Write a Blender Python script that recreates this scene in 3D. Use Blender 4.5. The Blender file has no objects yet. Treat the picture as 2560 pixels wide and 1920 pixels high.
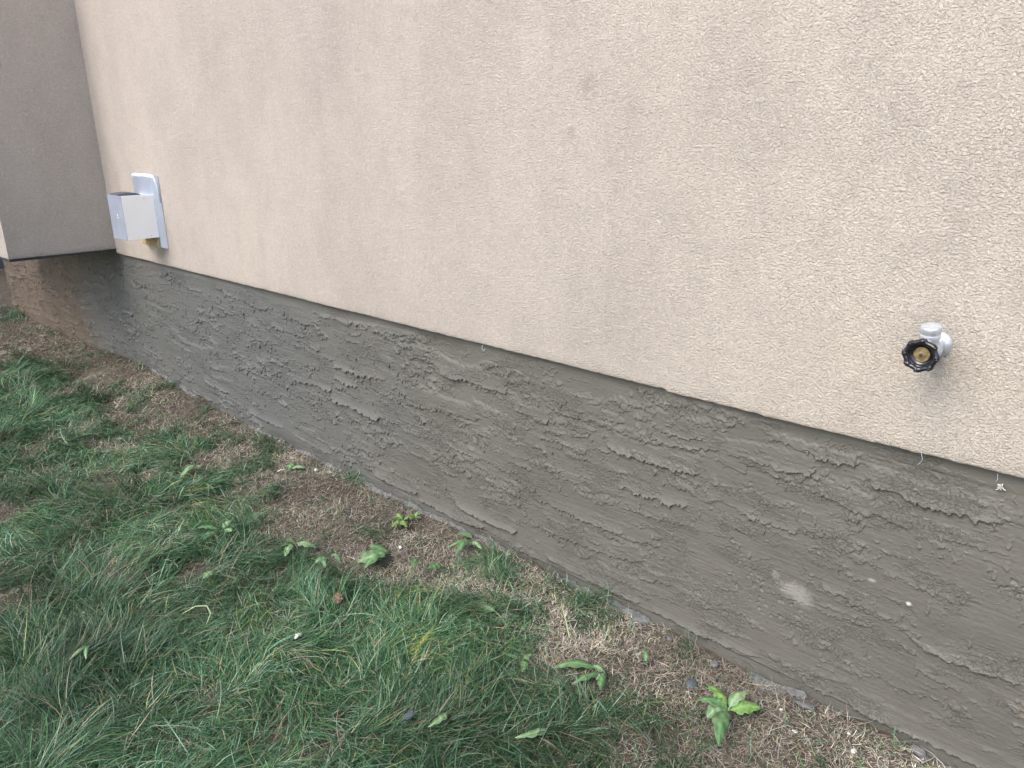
import bpy, bmesh, math, random
import numpy as np
from mathutils import Vector, Matrix

# ------------------------------------------------------------------ camera, world, sun, exposure
sc = bpy.context.scene
cam_data = bpy.data.cameras.new("camera"); cam = bpy.data.objects.new("camera", cam_data)
sc.collection.objects.link(cam); sc.camera = cam
cam_data.sensor_width = 36.0; cam_data.lens = 1900.0 / 2560.0 * 36.0
cam_data.clip_start = 0.05; cam_data.clip_end = 500
PITCH, ROLL, YAW = 0.3167448, -0.00948405, 0.76303107
cp, sp_, cy, sy = math.cos(PITCH), math.sin(PITCH), math.cos(YAW), math.sin(YAW)
fw = Vector((-sy*cp, cy*cp, -sp_)); rt = Vector((cy, sy, 0)); up = rt.cross(fw)
rt2 = rt*math.cos(ROLL) + up*math.sin(ROLL); up2 = rt2.cross(fw)
M = Matrix((rt2, up2, -fw)).transposed().to_4x4(); M.translation = Vector((0, -1.6, 1.34))
cam.matrix_world = M

world = bpy.data.worlds.new("World"); sc.world = world; world.use_nodes = True
SUN_DIR = Vector((-0.08, -1.0, 1.05)).normalized()
nt = world.node_tree; bg = nt.nodes['Background']
sky = nt.nodes.new('ShaderNodeTexSky'); sky.sky_type = 'NISHITA'; sky.sun_disc = False
sky.sun_elevation = math.asin(SUN_DIR.z); sky.sun_rotation = math.atan2(SUN_DIR.x, SUN_DIR.y)
sky.air_density = 1.0; sky.dust_density = 3.0; sky.ozone_density = 1.0
nt.links.new(sky.outputs[0], bg.inputs[0]); bg.inputs[1].default_value = 0.15
sun_d = bpy.data.lights.new("sun", 'SUN'); sun = bpy.data.objects.new("sun", sun_d); sc.collection.objects.link(sun)
sun_d.energy = 0.78; sun_d.angle = math.radians(34); sun_d.color = (1.0, 0.965, 0.92)
sun.rotation_euler = SUN_DIR.to_track_quat('Z', 'Y').to_euler()
sc.view_settings.view_transform = 'Standard'; sc.view_settings.look = 'None'
sc.view_settings.exposure = 1.17; sc.view_settings.gamma = 1.0

rng = np.random.default_rng(7); random.seed(7)
X0 = -4.643            # x of the projecting wall's side face
ZB = 0.716             # bottom of the stucco
FY = 0.022             # foundation plane, set back behind the stucco
BAY = 0.535            # how far the projecting wall stands out
XBL, XFE = -6.35, -7.27  # far end of the projecting wall, far corner of the house

# ------------------------------------------------------------------ helpers
def link(o, parent=None):
    sc.collection.objects.link(o)
    if parent is not None: o.parent = parent
    return o
def tag(o, label=None, cat=None, group=None, kind=None):
    if label: o['label'] = label
    if cat: o['category'] = cat
    if group: o['group'] = group
    if kind: o['kind'] = kind
    return o
def empty(name, loc, label, cat, group=None):
    o = bpy.data.objects.new(name, None); o.location = loc; o.empty_display_size = 0.05
    sc.collection.objects.link(o)
    return tag(o, label, cat, group)
def np_mesh(name, V, Q, mat, parent=None, smooth=True, color=None, loc=None):
    """V (n,3), Q (m,4) quads -> object"""
    me = bpy.data.meshes.new(name)
    V = np.asarray(V, dtype=np.float32); Q = np.asarray(Q, dtype=np.int32)
    if loc is not None: V = V - np.asarray(loc, dtype=np.float32)
    me.vertices.add(len(V)); me.vertices.foreach_set('co', V.ravel())
    k = Q.shape[1]
    me.loops.add(Q.size); me.loops.foreach_set('vertex_index', Q.ravel())
    me.polygons.add(len(Q)); me.polygons.foreach_set('loop_start', np.arange(0, Q.size, k, dtype=np.int32))
    me.polygons.foreach_set('loop_total', np.full(len(Q), k, dtype=np.int32))
    if smooth: me.polygons.foreach_set('use_smooth', np.ones(len(Q), dtype=bool))
    if color is not None:
        at = me.attributes.new('tint', 'FLOAT_COLOR', 'POINT')
        c = np.ones((len(V), 4), dtype=np.float32); c[:, :3] = color; at.data.foreach_set('color', c.ravel())
    me.update(); me.validate()
    me.materials.append(mat)
    o = bpy.data.objects.new(name, me)
    if loc is not None: o.location = loc
    return link(o, parent)
def bm_obj(name, bm, mat, parent=None, smooth=False, bevel=0.0):
    bmesh.ops.recalc_face_normals(bm, faces=bm.faces)
    if bevel > 0:
        bmesh.ops.bevel(bm, geom=[e for e in bm.edges if len(e.link_faces) == 2 and e.calc_face_angle(0) > 0.5], offset=bevel, segments=2, affect='EDGES', profile=0.6)
    me = bpy.data.meshes.new(name); bm.to_mesh(me); bm.free()
    if smooth:
        for p in me.polygons: p.use_smooth = True
    me.materials.append(mat)
    return link(bpy.data.objects.new(name, me), parent)
def box(bm, a, b):
    vs = [bm.verts.new((x, y, z)) for x in (a[0], b[0]) for y in (a[1], b[1]) for z in (a[2], b[2])]
    for f in ((0,1,3,2),(4,6,7,5),(0,4,5,1),(2,3,7,6),(0,2,6,4),(1,5,7,3)): bm.faces.new([vs[i] for i in f])
def lathe(bm, prof, axis_o, axis_d, n=40, rmod=None, caps=True):
    """prof: list of (dist along axis, radius)"""
    d = Vector(axis_d).normalized(); u = d.orthogonal().normalized(); v = d.cross(u); o = Vector(axis_o)
    rings = []
    for (t, r) in prof:
        ring = []
        for i in range(n):
            a = 2*math.pi*i/n; rr = r*(rmod(a) if rmod else 1)
            ring.append(bm.verts.new(o + d*t + (u*math.cos(a) + v*math.sin(a))*rr))
        rings.append(ring)
    for A, B in zip(rings, rings[1:]):
        for i in range(n): bm.faces.new((A[i], A[(i+1)%n], B[(i+1)%n], B[i]))
    if caps:
        bm.faces.new(rings[0]); bm.faces.new(rings[-1])
def tube(bm, pts, rad, n=8):
    pts = [Vector(p) for p in pts]; rings = []
    for i, p in enumerate(pts):
        d = (pts[min(i+1, len(pts)-1)] - pts[max(i-1, 0)]).normalized()
        u = d.cross(Vector((0.13, 0.21, 0.97))).normalized(); v = d.cross(u)
        r = rad[i] if isinstance(rad, (list, tuple)) else rad
        rings.append([bm.verts.new(p + (u*math.cos(2*math.pi*k/n) + v*math.sin(2*math.pi*k/n))*r) for k in range(n)])
    for A, B in zip(rings, rings[1:]):
        for k in range(n): bm.faces.new((A[k], A[(k+1)%n], B[(k+1)%n], B[k]))
    bm.faces.new(rings[0]); bm.faces.new(rings[-1])

# ------------------------------------------------------------------ materials
class NM:
    def __init__(s, name):
        s.m = bpy.data.materials.new(name); s.m.use_nodes = True; s.nt = s.m.node_tree
        s.b = s.nt.nodes['Principled BSDF']; s.tc = s.nt.nodes.new('ShaderNodeTexCoord')
    def n(s, t, **k):
        x = s.nt.nodes.new(t)
        for a, v in k.items():
            if a.startswith('i_'):
                key = a[2:]; key = int(key) if key.isdigit() else key.replace('_', ' ')
                x.inputs[key].default_value = v
            else: setattr(x, a, v)
        return x
    def l(s, a, b): s.nt.links.new(a, b)
    def mapped(s, scale=(1,1,1), loc=(0,0,0)):
        mp = s.n('ShaderNodeMapping'); mp.inputs['Scale'].default_value = scale; mp.inputs['Location'].default_value = loc
        s.l(s.tc.outputs['Object'], mp.inputs[0]); return mp.outputs[0]
    def noise(s, scale, detail=4, rough=.55, vec=None, dist=0.0):
        x = s.n('ShaderNodeTexNoise'); x.inputs['Scale'].default_value = scale; x.inputs['Detail'].default_value = detail
        x.inputs['Roughness'].default_value = rough; x.inputs['Distortion'].default_value = dist
        s.l(vec if vec is not None else s.tc.outputs['Object'], x.inputs['Vector']); return x.outputs['Fac']
    def ramp(s, fac, stops):
        r = s.n('ShaderNodeValToRGB'); e = r.color_ramp.elements
        while len(e) < len(stops): e.new(0.5)
        for i, (p, c) in enumerate(stops):
            e[i].position = p; e[i].color = (c, c, c, 1) if not hasattr(c, '__len__') else (*c, 1)
        s.l(fac, r.inputs[0]); return r.outputs[0]
    def mix(s, fac, a, b, mode='MIX'):
        x = s.n('ShaderNodeMix', data_type='RGBA', blend_type=mode)
        if hasattr(fac, 'links'): s.l(fac, x.inputs[0])
        else: x.inputs[0].default_value = fac
        for v, i in ((a, 6), (b, 7)):
            if hasattr(v, 'links'): s.l(v, x.inputs[i])
            else: x.inputs[i].default_value = (*v, 1)
        return x.outputs[2]
    def math(s, op, a, b=None):
        x = s.n('ShaderNodeMath', operation=op)
        for i, v in enumerate((a, b)):
            if v is None: continue
            if hasattr(v, 'links'): s.l(v, x.inputs[i])
            else: x.inputs[i].default_value = v
        return x.outputs[0]
    def spot(s, c, r, axes=(1,1,1), soft=.6, wob=0.0):
        """1 inside a blotch round c (object coords), 0 outside"""
        mp = s.n('ShaderNodeMapping', vector_type='POINT')
        mp.inputs['Location'].default_value = [-c[i]*axes[i]/r for i in range(3)]
        mp.inputs['Scale'].default_value = [axes[i]/r for i in range(3)]
        s.l(s.tc.outputs['Object'], mp.inputs[0])
        ln = s.n('ShaderNodeVectorMath', operation='LENGTH'); s.l(mp.outputs[0], ln.inputs[0])
        v = ln.outputs['Value']
        if wob: v = s.math('ADD', v, s.math('MULTIPLY', s.math('SUBTRACT', s.noise(3.2/r, 4, .7), .5), wob))
        mr = s.n('ShaderNodeMapRange', interpolation_type='SMOOTHSTEP'); s.l(v, mr.inputs[0])
        mr.inputs[1].default_value = 1.0; mr.inputs[2].default_value = 1.0 - soft; mr.inputs[3].default_value = 0; mr.inputs[4].default_value = 1
        return mr.outputs[0]
    def bump(s, h, dist, strength=1.0, prev=None):
        b = s.n('ShaderNodeBump'); b.inputs['Distance'].default_value = dist; b.inputs['Strength'].default_value = strength
        s.l(h, b.inputs['Height'])
        if prev is not None: s.l(prev, b.inputs['Normal'])
        return b.outputs[0]

def m_stucco():
    k = NM('stucco')
    big = k.ramp(k.noise(.9, 3, .5), [(.35, .0), (.65, 1.0)])
    col = k.mix(big, (.555, .500, .452), (.600, .538, .474))
    sx = k.n('ShaderNodeSeparateXYZ'); k.l(k.tc.outputs['Object'], sx.inputs[0])
    ry = k.n('ShaderNodeMapRange', interpolation_type='SMOOTHSTEP'); k.l(sx.outputs[0], ry.inputs[0]); ry.inputs[1].default_value = -2.2; ry.inputs[2].default_value = -.3
    col = k.mix(k.math('MULTIPLY', ry.outputs[0], .7), col, (.630, .576, .486))        # less weathered, yellower end
    # broad soft grey weathering, some of it run downward, patchier at the far end
    for sc_, mp, lo, hi, a, c in ((1.5, (1.6, 1.6, .9), .44, .70, .38, (.385, .345, .312)), (4.5, (1.4, 1.4, .8), .48, .72, .24, (.37, .33, .295)), (14, (1, 1, .9), .50, .74, .22, (.37, .335, .31))):
        bl = k.ramp(k.noise(sc_, 6, .62, k.mapped(mp, (sc_, 2, 1)), .3), [(lo, 0.0), (hi, 1.0)])
        col = k.mix(k.math('MULTIPLY', bl, a), col, c)
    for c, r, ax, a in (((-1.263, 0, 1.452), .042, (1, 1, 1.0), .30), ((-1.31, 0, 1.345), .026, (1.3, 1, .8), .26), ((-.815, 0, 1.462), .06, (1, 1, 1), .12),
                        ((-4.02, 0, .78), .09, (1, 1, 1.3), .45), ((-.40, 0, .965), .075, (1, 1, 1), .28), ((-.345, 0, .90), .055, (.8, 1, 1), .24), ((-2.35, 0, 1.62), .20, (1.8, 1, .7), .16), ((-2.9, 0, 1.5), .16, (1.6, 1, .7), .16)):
        col = k.mix(k.math('MULTIPLY', k.spot(c, r, ax, .95, 1.5), a), col, (.27, .235, .21))  # smudges and stains, plus soft shadow painted below the vent and tap
    # sand grain: shade in the pits painted darker, at two sizes
    g = k.noise(185, 3, .6); col = k.mix(k.math('MULTIPLY', k.ramp(g, [(.34, 1.0), (.48, 0.0)]), .42), col, (.33, .285, .25))
    g = k.noise(70, 4, .75); col = k.mix(k.math('MULTIPLY', k.ramp(g, [(.37, 1.0), (.49, 0.0)]), .22), col, (.34, .30, .27))
    g = k.noise(70, 4, .75, k.mapped((1, 1, 1), (7, 7, 7))); col = k.mix(k.math('MULTIPLY', k.ramp(g, [(.52, 0.0), (.64, 1.0)]), .26), col, (.80, .755, .70))
    k.l(col, k.b.inputs['Base Color']); k.b.inputs['Roughness'].default_value = .92; k.b.inputs['Specular IOR Level'].default_value = .25
    v3 = k.mapped((1.0, 1.0, 1.15))
    h = k.math('ADD', k.ramp(k.noise(190, 3, .6, v3, .0), [(.36, 0.0), (.60, 1.0)]), k.math('MULTIPLY', k.noise(420, 2, .6), .5))
    b1 = k.bump(h, .0031, 1.0); b2 = k.bump(k.noise(60, 5, .72), .0060, .75, b1); b3 = k.bump(k.noise(9, 3, .5), .010, .3, b2)
    k.l(b3, k.b.inputs['Normal']); return k.m
def m_parge():
    k = NM('grey_parge_coat')
    n1 = k.ramp(k.noise(3.2, 4, .6), [(.3, 0.), (.7, 1.)])
    col = k.mix(n1, (.104, .101, .088), (.126, .121, .106))
    n2 = k.ramp(k.noise(14, 5, .65, k.mapped((1, 1, 1.6))), [(.46, 0.), (.68, 1.)])
    col = k.mix(k.math('MULTIPLY', n2, .5), col, (.130, .129, .116))
    for c, r, ax, a, cc in (((-.611, FY, .285), .036, (.62, .2, 1.2), .40, (.40, .39, .35)), ((-.585, FY, .262), .026, (.8, .2, 1.2), .3, (.34, .34, .30)), ((-.66, FY, .305), .016, (1, .2, 1), .35, (.40, .39, .35)),
                         ((-.442, FY, .386), .008, (.6, .2, 1.4), .45, (.50, .50, .47)), ((-.361, FY, .363), .006, (.8, .2, 1), .7, (.60, .60, .57)),
                         ((-.10, FY, .215), .03, (.8, .2, 1), .5, (.20, .14, .11))):
        col = k.mix(k.math('MULTIPLY', k.spot(c, r, ax, .75, 1.0), a), col, cc)
    # browner and blotched at the far end, cooler and paler coat before it
    sx = k.n('ShaderNodeSeparateXYZ'); k.l(k.tc.outputs['Object'], sx.inputs[0])
    wob = k.math('ADD', sx.outputs[0], k.math('MULTIPLY', k.math('SUBTRACT', k.noise(2.2, 4, .6), .5), 1.4))
    mr = k.n('ShaderNodeMapRange', interpolation_type='SMOOTHSTEP'); k.l(wob, mr.inputs[0]); mr.inputs[1].default_value = -4.95; mr.inputs[2].default_value = -5.8
    mc = k.n('ShaderNodeMapRange', interpolation_type='SMOOTHSTEP'); k.l(wob, mc.inputs[0]); mc.inputs[1].default_value = -1.6; mc.inputs[2].default_value = -3.2
    col = k.mix(k.math('MULTIPLY', mc.outputs[0], .8), col, (.104, .109, .106))
    col = k.mix(k.math('MULTIPLY', mr.outputs[0], .85), col, (.125, .094, .068))
    d2 = k.math('MULTIPLY', mr.outputs[0], k.ramp(k.noise(15, 5, .75, k.mapped((1, 1, .7))), [(.50, 0.), (.60, 1.)]))
    col = k.mix(k.math('MULTIPLY', d2, .55), col, (.055, .044, .036))
    k.l(col, k.b.inputs['Base Color']); k.b.inputs['Roughness'].default_value = .50; k.b.inputs['Specular IOR Level'].default_value = .5
    msk = k.ramp(k.noise(11, 4, .6, k.mapped((.6, 1, 1.4))), [(.50, 0.), (.58, 1.)])
    fl = k.math('MULTIPLY', k.ramp(k.noise(135, 3, .62, k.mapped((.7, 1, 1.0))), [(.47, 0.), (.53, 1.)]), msk)
    b = k.bump(fl, .0016, 1.0)
    b = k.bump(k.noise(420, 3, .65, k.mapped((.45, 1, 1.3))), .0007, .8, b)
    b = k.bump(k.noise(90, 4, .6, k.mapped((.5, 1, 1.5))), .0012, .6, b)
    k.l(b, k.b.inputs['Normal']); return k.m
def m_tint(name, rough, spec, transl=0.0):
    k = NM(name); a = k.n('ShaderNodeAttribute', attribute_name='tint')
    k.l(a.outputs['Color'], k.b.inputs['Base Color']); k.b.inputs['Roughness'].default_value = rough; k.b.inputs['Specular IOR Level'].default_value = spec
    if transl:
        t = k.n('ShaderNodeBsdfTranslucent'); k.l(a.outputs['Color'], t.inputs[0]); mx = k.n('ShaderNodeMixShader'); mx.inputs[0].default_value = transl
        out = k.nt.nodes['Material Output']; k.l(k.b.outputs[0], mx.inputs[1]); k.l(t.outputs[0], mx.inputs[2]); k.l(mx.outputs[0], out.inputs[0])
    return k.m
def m_soil():
    k = NM('soil')
    col = k.mix(k.ramp(k.noise(28, 6, .7), [(.35, 0.), (.65, 1.)]), (.055, .047, .038), (.150, .126, .098))
    col = k.mix(k.ramp(k.noise(4, 4, .6), [(.45, 0.), (.6, 1.)]), col, (.100, .082, .062))
    k.l(col, k.b.inputs['Base Color']); k.b.inputs['Roughness'].default_value = .95; k.b.inputs['Specular IOR Level'].default_value = .2
    b = k.bump(k.noise(160, 5, .7), .006, .9); k.l(k.bump(k.noise(30, 4, .6), .012, .8, b), k.b.inputs['Normal']); return k.m
def m_plain(name, col, rough=.6, metal=0.0, var=.12, vscale=30, bump=0.0, bscale=200, spec=.5):
    k = NM(name); n = k.noise(vscale, 4, .6)
    c = k.mix(k.ramp(n, [(.35, 0.), (.65, 1.)]), tuple(max(0, v*(1-var)) for v in col), tuple(min(1, v*(1+var)) for v in col))
    k.l(c, k.b.inputs['Base Color']); k.b.inputs['Roughness'].default_value = rough; k.b.inputs['Metallic'].default_value = metal
    k.b.inputs['Specular IOR Level'].default_value = spec
    if bump: k.l(k.bump(k.noise(bscale, 4, .6), bump, 1.0), k.b.inputs['Normal'])
    return k.m
def m_leaf(name, a, b, rough=.5):
    k = NM(name); c = k.mix(k.ramp(k.noise(55, 4, .6), [(.35, 0.), (.65, 1.)]), a, b)
    at = k.n('ShaderNodeAttribute', attribute_name='tint'); c = k.mix(1.0, c, at.outputs['Color'], 'MULTIPLY')
    c = k.mix(k.math('MULTIPLY', k.ramp(k.noise(26, 5, .7), [(.56, 0.), (.66, 1.)]), .5), c, (.26, .24, .12))
    k.l(c, k.b.inputs['Base Color']); k.b.inputs['Roughness'].default_value = rough
    k.l(k.bump(k.noise(240, 3, .6), .0012, .8), k.b.inputs['Normal']); return k.m

STUCCO = m_stucco(); PARGE = m_parge(); SOIL = m_soil()
BLADE = m_tint('grass_blade', .46, .34, .22); STRAW = m_tint('dry_straw', .75, .25, .08)
ALU = m_plain('brushed_aluminium', (.80, .85, .96), .34, .55, .06, 14, .0004, 60)
ALU2 = m_plain('aluminium_sky_tint', (.40, .45, .55), .38, .45, .08, 14, .0004, 60)  # darker copy of the aluminium; sky reflected in front faces put into colour
WHITE = m_plain('aluminium_glare_white', (.98, .98, .97), .5, 0.1, .02, 10, .0002, 90, spec=.8)  # same metal whitened: glare on the hood side put into the colour
CAULK = m_plain('pale_sealant', (.60, .68, .78), .55, 0, .10, 60, .0015, 120)
TAN = m_plain('tan_wall_reflection', (.46, .35, .19), .7, 0, .3, 40, .0008, 120)  # beige wall mirrored in the vent plate, put into the colour
DARKM = m_plain('dark_flashing', (.035, .037, .04), .6, .2, .2, 30)
ZINC = m_plain('cast_zinc', (.66, .70, .76), .38, .6, .16, 60, .0006, 220)
BLACKP = m_plain('black_enamel', (.012, .013, .018), .22, 0, .3, 60, .0004, 150, spec=.7)
BRASS = m_plain('tarnished_brass', (.26, .20, .10), .6, .4, .35, 220, .0008, 400)
MORTAR = m_plain('spilled_mortar', (.135, .14, .138), .85, 0, .35, 60, .004, 110)
SLATE = m_plain('dark_slate', (.075, .085, .11), .6, 0, .25, 60, .001, 200)
FENCEM = m_plain('weathered_dark_boards', (.075, .085, .10), .8, 0, .25, 12, .002, 60)
CHIP = m_plain('white_stone', (.62, .62, .58), .6, 0, .15, 90, .001, 300)

# ------------------------------------------------------------------ filtered noise fields for modelled relief
def ffield(nz, nx, res, sx, sz, seed):
    r = np.random.default_rng(seed).standard_normal((nz, nx)).astype(np.float32)
    fz = np.fft.fftfreq(nz, res)[:, None]; fx = np.fft.rfftfreq(nx, res)[None]
    f = np.fft.irfft2(np.fft.rfft2(r) * np.exp(-2*np.pi**2*((fx*sx)**2 + (fz*sz)**2)), s=(nz, nx))
    return (f/f.std()).astype(np.float32)
def sstep(t): t = np.clip(t, 0, 1); return t*t*(3-2*t)

# ------------------------------------------------------------------ ground shape
def g_base(x, y):
    x = np.asarray(x, float); y = np.asarray(y, float)
    return .06*sstep(1-np.abs(x+4.6)/1.2)*sstep((y+.35)/.35) - .03*sstep((-y-.8)/2)
LUMP = ffield(420, 1020, .01, .035, .035, 5); LUMP2 = ffield(420, 1020, .01, .11, .11, 6)
def lump(x, y, A):
    i = np.clip(((np.asarray(y)+4.0)/.01).astype(int), 0, 419); j = np.clip(((np.asarray(x)+8.7)/.01).astype(int), 0, 1019)
    return A[i, j]
def g_z(x, y):
    near = sstep((8.6+np.asarray(x))/.3)*sstep((1.5-np.asarray(x))/.3)*sstep((3.9+np.asarray(y))/.5)
    w = sstep((-np.asarray(y))/.10)
    return g_base(x, y) + near*(.004*lump(x, y, LUMP) + .010*w*lump(x, y, LUMP2))

def axis(lo, hi, d0, lo2, hi2):
    a = list(np.arange(lo, hi, d0)); s = d0; x = hi
    while x < hi2: a.append(x); s *= 1.25; x += s
    a.append(hi2); s = d0; x = lo - d0; b = []
    while x > lo2: b.append(x); s *= 1.25; x -= s
    b.append(lo2); return np.array(b[::-1] + a)
gx = axis(-8.6, 1.2, .02, -120, 120); gy = axis(-2.6, .06, .02, -120, 120)
GX, GY = np.meshgrid(gx, gy); GZ = g_z(GX, GY)
def grid_quads(nr, nc, flip=False):
    i = np.arange(nr-1)[:, None]*nc + np.arange(nc-1)[None]; i = i.ravel()
    q = np.stack([i, i+1, i+nc+1, i+nc], 1)
    return q[:, ::-1] if flip else q
ground = np_mesh('ground', np.stack([GX.ravel(), GY.ravel(), GZ.ravel()], 1), grid_quads(len(gy), len(gx)), SOIL)
tag(ground, 'bare brown soil under the lawn and straw', None, None, 'structure')

# ------------------------------------------------------------------ house
house = empty('house', (-2.3, 0.2, 0), 'beige sand-finished stucco house wall above a grey trowelled foundation', 'house')
HL = Vector(house.location)
def hpart(name, V, Q, mat, smooth=True):
    o = np_mesh(name, V, Q, mat, house, smooth); o.matrix_parent_inverse = Matrix.Translation(-HL); return o
def hbm(name, bm, mat, **k):
    o = bm_obj(name, bm, mat, house, **k); o.matrix_parent_inverse = Matrix.Translation(-HL); return o

# main stucco wall: a slab whose bottom edge is slightly uneven
def edge_noise(s, seed, amp):
    r = np.random.default_rng(seed); a = np.interp(s, np.linspace(s.min(), s.max(), int((s.max()-s.min())/.012)), r.standard_normal(int((s.max()-s.min())/.012)))
    b = np.interp(s, np.linspace(s.min(), s.max(), int((s.max()-s.min())/.15)+2), r.standard_normal(int((s.max()-s.min())/.15)+2))
    return amp*(.55*a + .6*b)
def stucco_slab(name, path, zb, zt, amp, seed):
    """path: list of (x, y) outer-face points; thickness goes behind"""
    P = np.array(path, float); seg = np.r_[0, np.cumsum(np.hypot(*np.diff(P, axis=0).T))]
    s = np.unique(np.r_[np.arange(0, seg[-1], .006), seg]); x = np.interp(s, seg, P[:, 0]); y = np.interp(s, seg, P[:, 1])
    e = edge_noise(s, seed, amp); e = np.clip(e, -.004, .004)
    if name == 'stucco_wall': e = e + .006*(x > -.987)*0 - .004*sstep((x+.990)/.006)*(1-sstep((x+.75)/.5))
    rows = []
    t = np.gradient(x, s), np.gradient(y, s)
    # outward normal of a path walked with the outside on its right
    nx_, ny_ = t[1], -t[0]; nn = np.hypot(nx_, ny_); nx_, ny_ = nx_/nn, ny_/nn
    rad = .004
    prof = [(-.030, .002), (-.006, .0005), (-.0015, .002), (0, .006), (0, .03)]
    for off, dz in prof: rows.append(np.stack([x + nx_*off, y + ny_*off, zb + e + dz], 1))
    rows.append(np.stack([x, y, np.full_like(x, zt)], 1)); rows.append(np.stack([x-nx_*.03, y-ny_*.03, np.full_like(x, zt)], 1))
    V = np.concatenate(rows); return hpart(name, V, grid_quads(len(rows), len(s), True), STUCCO, False)
stucco_slab('stucco_wall', [(X0, 0), (2.6, 0)], ZB, 5.5, .0011, 11)
stucco_slab('projecting_wall', [(XBL, -.0), (XBL, -BAY), (X0, -BAY), (X0, -.0)], ZB+.026, 5.5, .0008, 12)
stucco_slab('far_stucco_wall', [(XFE, 3.0), (XFE, 0), (XBL, 0)], ZB, 5.5, .0011, 13)
bmx = bmesh.new(); box(bmx, (XBL+.02, -BAY+.02, ZB+.030), (X0-.02, -.002, ZB+.060)); hbm('soffit', bmx, DARKM)

# relief of the hand-trowelled foundation coat
RES = .0015; XL, XR = -4.70, 1.60; NZ, NX = 520, int((XR-XL)/RES)
RIDGES = ((-1.169,.514,-.894,.506,.0046,.0015,.050),(-1.128,.399,-.919,.407,.0052,.0008,.050),(-2.575,.323,-2.149,.319,.0042,.0022,.05),(-1.881,.588,-1.583,.568,.0044,.0018,.055),
    (-2.531,.471,-2.211,.478,.0036,.0012,.04),(-2.862,.344,-2.569,.364,.0040,.0018,.04),(-2.538,.418,-2.397,.411,.0058,.0012,.045),(-2.304,.071,-2.056,.066,.0038,.0012,.05),(-2.034,.048,-1.691,.060,.0048,.0012,.05),
    (-1.828,.103,-1.539,.099,.0056,.0008,.05),(-.998,.050,-.687,.056,.0036,.0020,.045),(-.835,.091,-.747,.091,.0030,.0010,.03),(-.481,.614,-.229,.609,.0040,.0016,.05),(-.461,.429,-.283,.407,.0030,.0010,.05),
    (-.442,.050,-.093,.054,.0040,.0014,.05),(-.311,.283,-.132,.28,.0036,.0008,.05),(-.326,.218,-.236,.20,.0030,.0010,.04),(-1.552,.519,-1.402,.52,.0034,.0012,.04),(-.58,.557,-.47,.536,.0034,.0012,.05),
    (-1.05,.135,-.871,.166,.0026,.0010,.03),(-1.434,.245,-1.112,.253,.0022,.0012,.04),(-.86,.455,-.62,.44,.0028,.0012,.05),(-.82,.585,-.60,.60,.0026,.0014,.05),(-.55,.33,-.38,.31,.0026,.0012,.05),
    (-3.3,.09,-3.0,.08,.0036,.0012,.05),(-2.9,.07,-2.62,.06,.0034,.0012,.05),(-3.75,.15,-3.5,.13,.0036,.0010,.05),(-1.40,.058,-1.05,.052,.0036,.0010,.045),(-3.0,.56,-2.75,.55,.0026,.0010,.05),(.05,.35,.4,.33,.004,.001,.05),(.2,.1,.7,.1,.004,.001,.05))
def drag(g, n, s=1.0):
    """smear a torn edge upward, as the trowel leaves it: soft above, crisp below"""
    out = g.copy()
    for k in range(1, n): out[k:] = np.maximum(out[k:], g[:-k]*(1-k/n)**s)
    return out
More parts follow.
